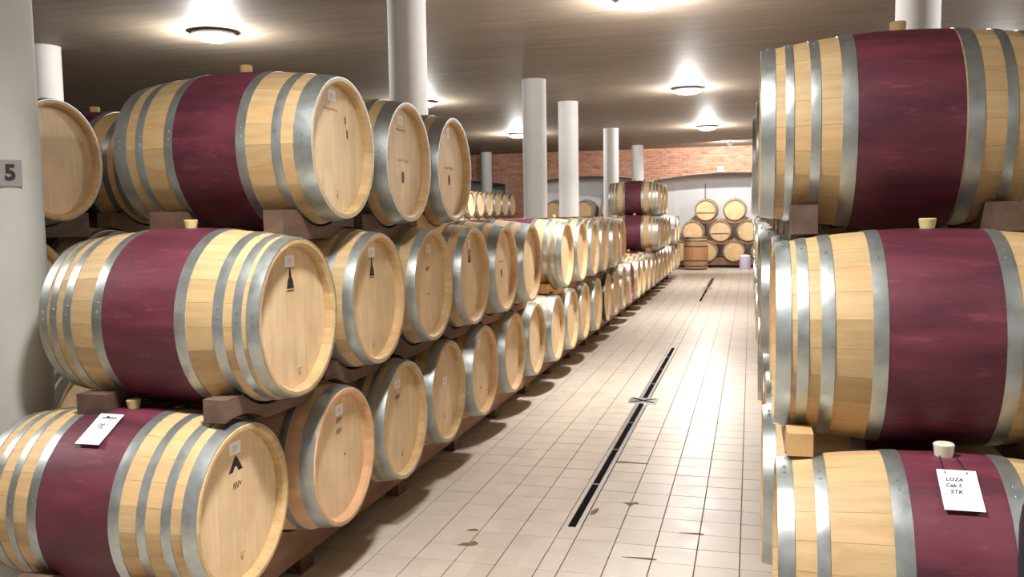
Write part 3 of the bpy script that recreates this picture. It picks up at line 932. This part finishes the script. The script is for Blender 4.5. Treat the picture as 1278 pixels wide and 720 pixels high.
sticker(p[0], -.03, .225); mark(p[0], 'brand_script', SCRIPT3, -.045, .165); mark(p[0], 'brand_mark', PICTO, .095, .13).scale = (1, .35, .6); mark(p[0], 'brand_mark', PICTO, .11, .07).scale = (1, .4, .7); mark(p[0], 'foot_mark', FOOT_MARK, 0, -.2)
sticker(p[1], -.02, .215); mark(p[1], 'brand_script', SCRIPT3, -.01, .165); mark(p[1], 'brand_script', SCRIPT, 0, .01); mark(p[1], 'brand_mark', PICTO, 0, -.075)
sticker(p[2], -.01, .215, True); mark(p[2], 'brand_script', SCRIPT, 0, .01); mark(p[2], 'brand_mark', PICTO, 0, -.06)

# ---- tags on the nearest barrels ------------------------------------------------
def tag_card(rotz, bar, s, ang0, ang1, w, label, lines, string_to_bung=False, logo=False):
    """card lying on the belly: s along the barrel, ang measured from the top toward the camera side"""
    cx, cyy, cz_ = bar.location; cz_ = cz_ + RB
    sgn = 1 if abs(rotz) < .1 else -1
    x = cx + sgn * xs_(s)
    am = (ang0 + ang1) / 2
    r = rad(s) + .006
    n = Vector((0, -sin(am), cos(am)))
    pos = Vector((x, cyy, cz_)) + n * r
    upv = Vector((0, cos(am), sin(am)))
    h = 2 * r * math.tan((ang1 - ang0) / 2)
    t = empty('paper_tag', pos); tag(t, label, 'tag', 'paper tags on the barrels')
    F0 = frame((0, 0, 0), (1, 0, 0), upv)
    cm = MB().box(-w / 2, w / 2, -h / 2, h / 2, -.0006, .0006).me('card', PAPER); cm.transform(F0); obj('card', cm, t)
    for txt, px_, py_, size in lines:
        F1 = F0.copy(); F1.translation = F0 @ Vector((px_ * w, py_ * h, .0009))
        obj('writing', text_mesh('writing', txt, size, INK, F1, .25, .0002, 1.05, bold=.0005), t)
    if logo:
        lm = MB().prism([(-.03, -.004), (.034, -.002), (.036, .003), (.0, .004), (-.006, .011), (-.014, .012), (-.012, .004), (-.03, .002)], .0006, .0010, 'z').me('logo', INK)
        lm.transform(F0 @ Matrix.Translation((0.0, h * .36, 0))); obj('logo', lm, t)
        lm = MB().box(-.02, .024, -.001, .001, .0006, .0010).me('logo_line', INK); lm.transform(F0 @ Matrix.Translation((0.0, h * .29, 0))); obj('logo_line', lm, t)
    if string_to_bung:
        for k in (-.30, .27):
            a = F0 @ Vector((k * w, h * .40, .003)); pts = [a]
            for q in (.35, .7, 1.0):
                aa = ang0 * (1 - q) * .9 + (-.02) * q
                rr = rad(BLEN / 2) + .004
                xx = (cx + (k * .9) * .065 * q) - pos.x if False else (x + k * w * (1 - q * .35) - pos.x)
                pts.append(Vector((xx, cyy - rr * sin(aa) - pos.y, cz_ + rr * cos(aa) - pos.z)))
            mb = MB()
            for p0, p1 in zip(pts, pts[1:]): mb.tube(p0, p1, .0017, 5)
            obj('string', mb.me('string', BLACK), t)
    return t
tag_card(0, Lbot[0], .475, radians(17), radians(42), .100, 'white paper tag lying on the bottom left barrel', [('Cab S', -.02, .14, .018), ('STK', -.04, .03, .013)], False, True)
tag_card(pi, right[0, 0], .475, radians(20), radians(43), .100, 'white handwritten tag hanging by two strings on the bottom right barrel', [('LOZA', -.10, .25, .016), ('Cab S', -.15, .10, .016), ('STK', -.11, -.06, .018)], True)

# ---- black post at the right edge
t = empty('black_post', (.648, 2.18, 0)); tag(t, 'black rounded post at the right edge of the photo before the barrels', 'post')
obj('post', autosmooth(MB().lathe([(.02, .05), (.90, .05), (.94, .045), (.97, .03), (.98, .008)], 24, 'z', True, True).me('post', BLACK)), t)
obj('base_plate', autosmooth(MB().lathe([(0.0, .13), (.02, .13), (.03, .11)], 28, 'z', True, True).me('base_plate', BLACK)), t)

# ------------------------------------------------------------------ ceiling lamps
hous = autosmooth(MB().lathe([(CEIL - .001, .16), (CEIL - .02, .22), (CEIL - .045, .225), (CEIL - .045, .20)], 32, 'z', True, False).me('housing', LAMP_METAL))
diff = autosmooth(MB().lathe([(CEIL - .040, .205), (CEIL - .062, .19), (CEIL - .085, .14), (CEIL - .095, .07), (CEIL - .097, .01)], 32, 'z', False, True).me('diffuser', GLOW), 60)
lname = {(-0.95, 8.0): 'glowing round lamp at the top edge above the aisle', (-0.95, 13.9): 'glowing round lamp above the middle of the aisle',
         (-0.95, 20.1): 'glowing round lamp farthest along the aisle, before the brick wall', (-5.3, 8.0): 'glowing round lamp at top left above the big left barrel',
         (-5.3, 20.1): 'small glowing lamp at far left beside a column', (-5.3, 13.9): 'glowing lamp peeping out behind the tall white column'}
rown = {-0.95: 'aisle', -5.3: 'left', 3.4: 'right'}
for x in LAMP_ROWS:
    for k, y in enumerate(LAMP_YS):
        t = empty('ceiling_lamp', (x, y, 0))
        tag(t, lname.get((x, y), 'round ceiling lamp outside the view, %s of the %s lamp row' % (ORD[k], rown[x])), 'lamp', 'round ceiling lamps')
        obj('housing', hous, t); obj('diffuser', diff, t)
        ld = bpy.data.lights.new('lamp_light', 'AREA'); ld.shape = 'DISK'; ld.size = .34; ld.energy = LAMP_POWER[y]; ld.spread = radians(125); ld.color = LAMP_COLOR
        lo = bpy.data.objects.new('lamp_light', ld); link(lo, t); lo.location = (0, 0, CEIL - .105)
        pd = bpy.data.lights.new('side_light', 'POINT'); pd.shadow_soft_size = .09; pd.energy = SIDE_POWER[y]; pd.color = LAMP_COLOR
        po = bpy.data.objects.new('side_light', pd); link(po, t); po.location = (0, 0, CEIL - .20)

# small fittings at the far wall
t = obj('wall_box', MB().cbox(-.085, .085, -.075, .075, 0, .06, .008).me('wall_box', WHITE_PLASTIC), None, (-.87, YW - .024, 2.86), (pi / 2, 0, 0)); tag(t, 'small white box fixed to the brick wall above the right arch', 'box')
FLOOD = Vector((-.55, 24.25, 3.44))
t = empty('floodlight', FLOOD); tag(t, 'small white floodlight under the ceiling aimed at the brick wall', 'lamp')
aim = (Vector((-.9, YW + REC, 1.25)) - FLOOD).normalized()
qz = aim.to_track_quat('-Z', 'Y')
me = autosmooth(MB().lathe([(.07, .02), (.06, .045), (-.03, .075), (-.03, .065)], 20, 'z', True, False).me('lamp_head', WHITE_PLASTIC)); h = obj('lamp_head', me, t); h.rotation_euler = qz.to_euler()
obj('bracket', MB().box(-.012, .012, -.012, .012, .03, CEIL - FLOOD.z).me('bracket', LAMP_METAL), t)
ld = bpy.data.lights.new('flood_beam', 'SPOT'); ld.energy = FLOOD_POWER; ld.color = (1.0, .97, .95); ld.spot_size = radians(150); ld.spot_blend = .5; ld.shadow_soft_size = .05
lo = bpy.data.objects.new('flood_beam', ld); link(lo, t); lo.rotation_euler = qz.to_euler(); lo.location = aim * .05
t = obj('ceiling_conduit', MB().tube((0, 0, 0), (5.9, .0, 0), .014, 8).me('ceiling_conduit', WHITE_PLASTIC), None, (-.45, 24.25, CEIL - .016)); tag(t, 'thin conduit running right along the ceiling from the floodlight', 'conduit')
t = obj('wall_pipe', MB().lathe([(0, .018), (2.5, .018)], 8, 'z', True, True).me('wall_pipe', GREY_WALL), None, (-1.36, YW + REC - .02, 0)); tag(t, 'thin grey pipe running down the white recess wall', 'pipe')
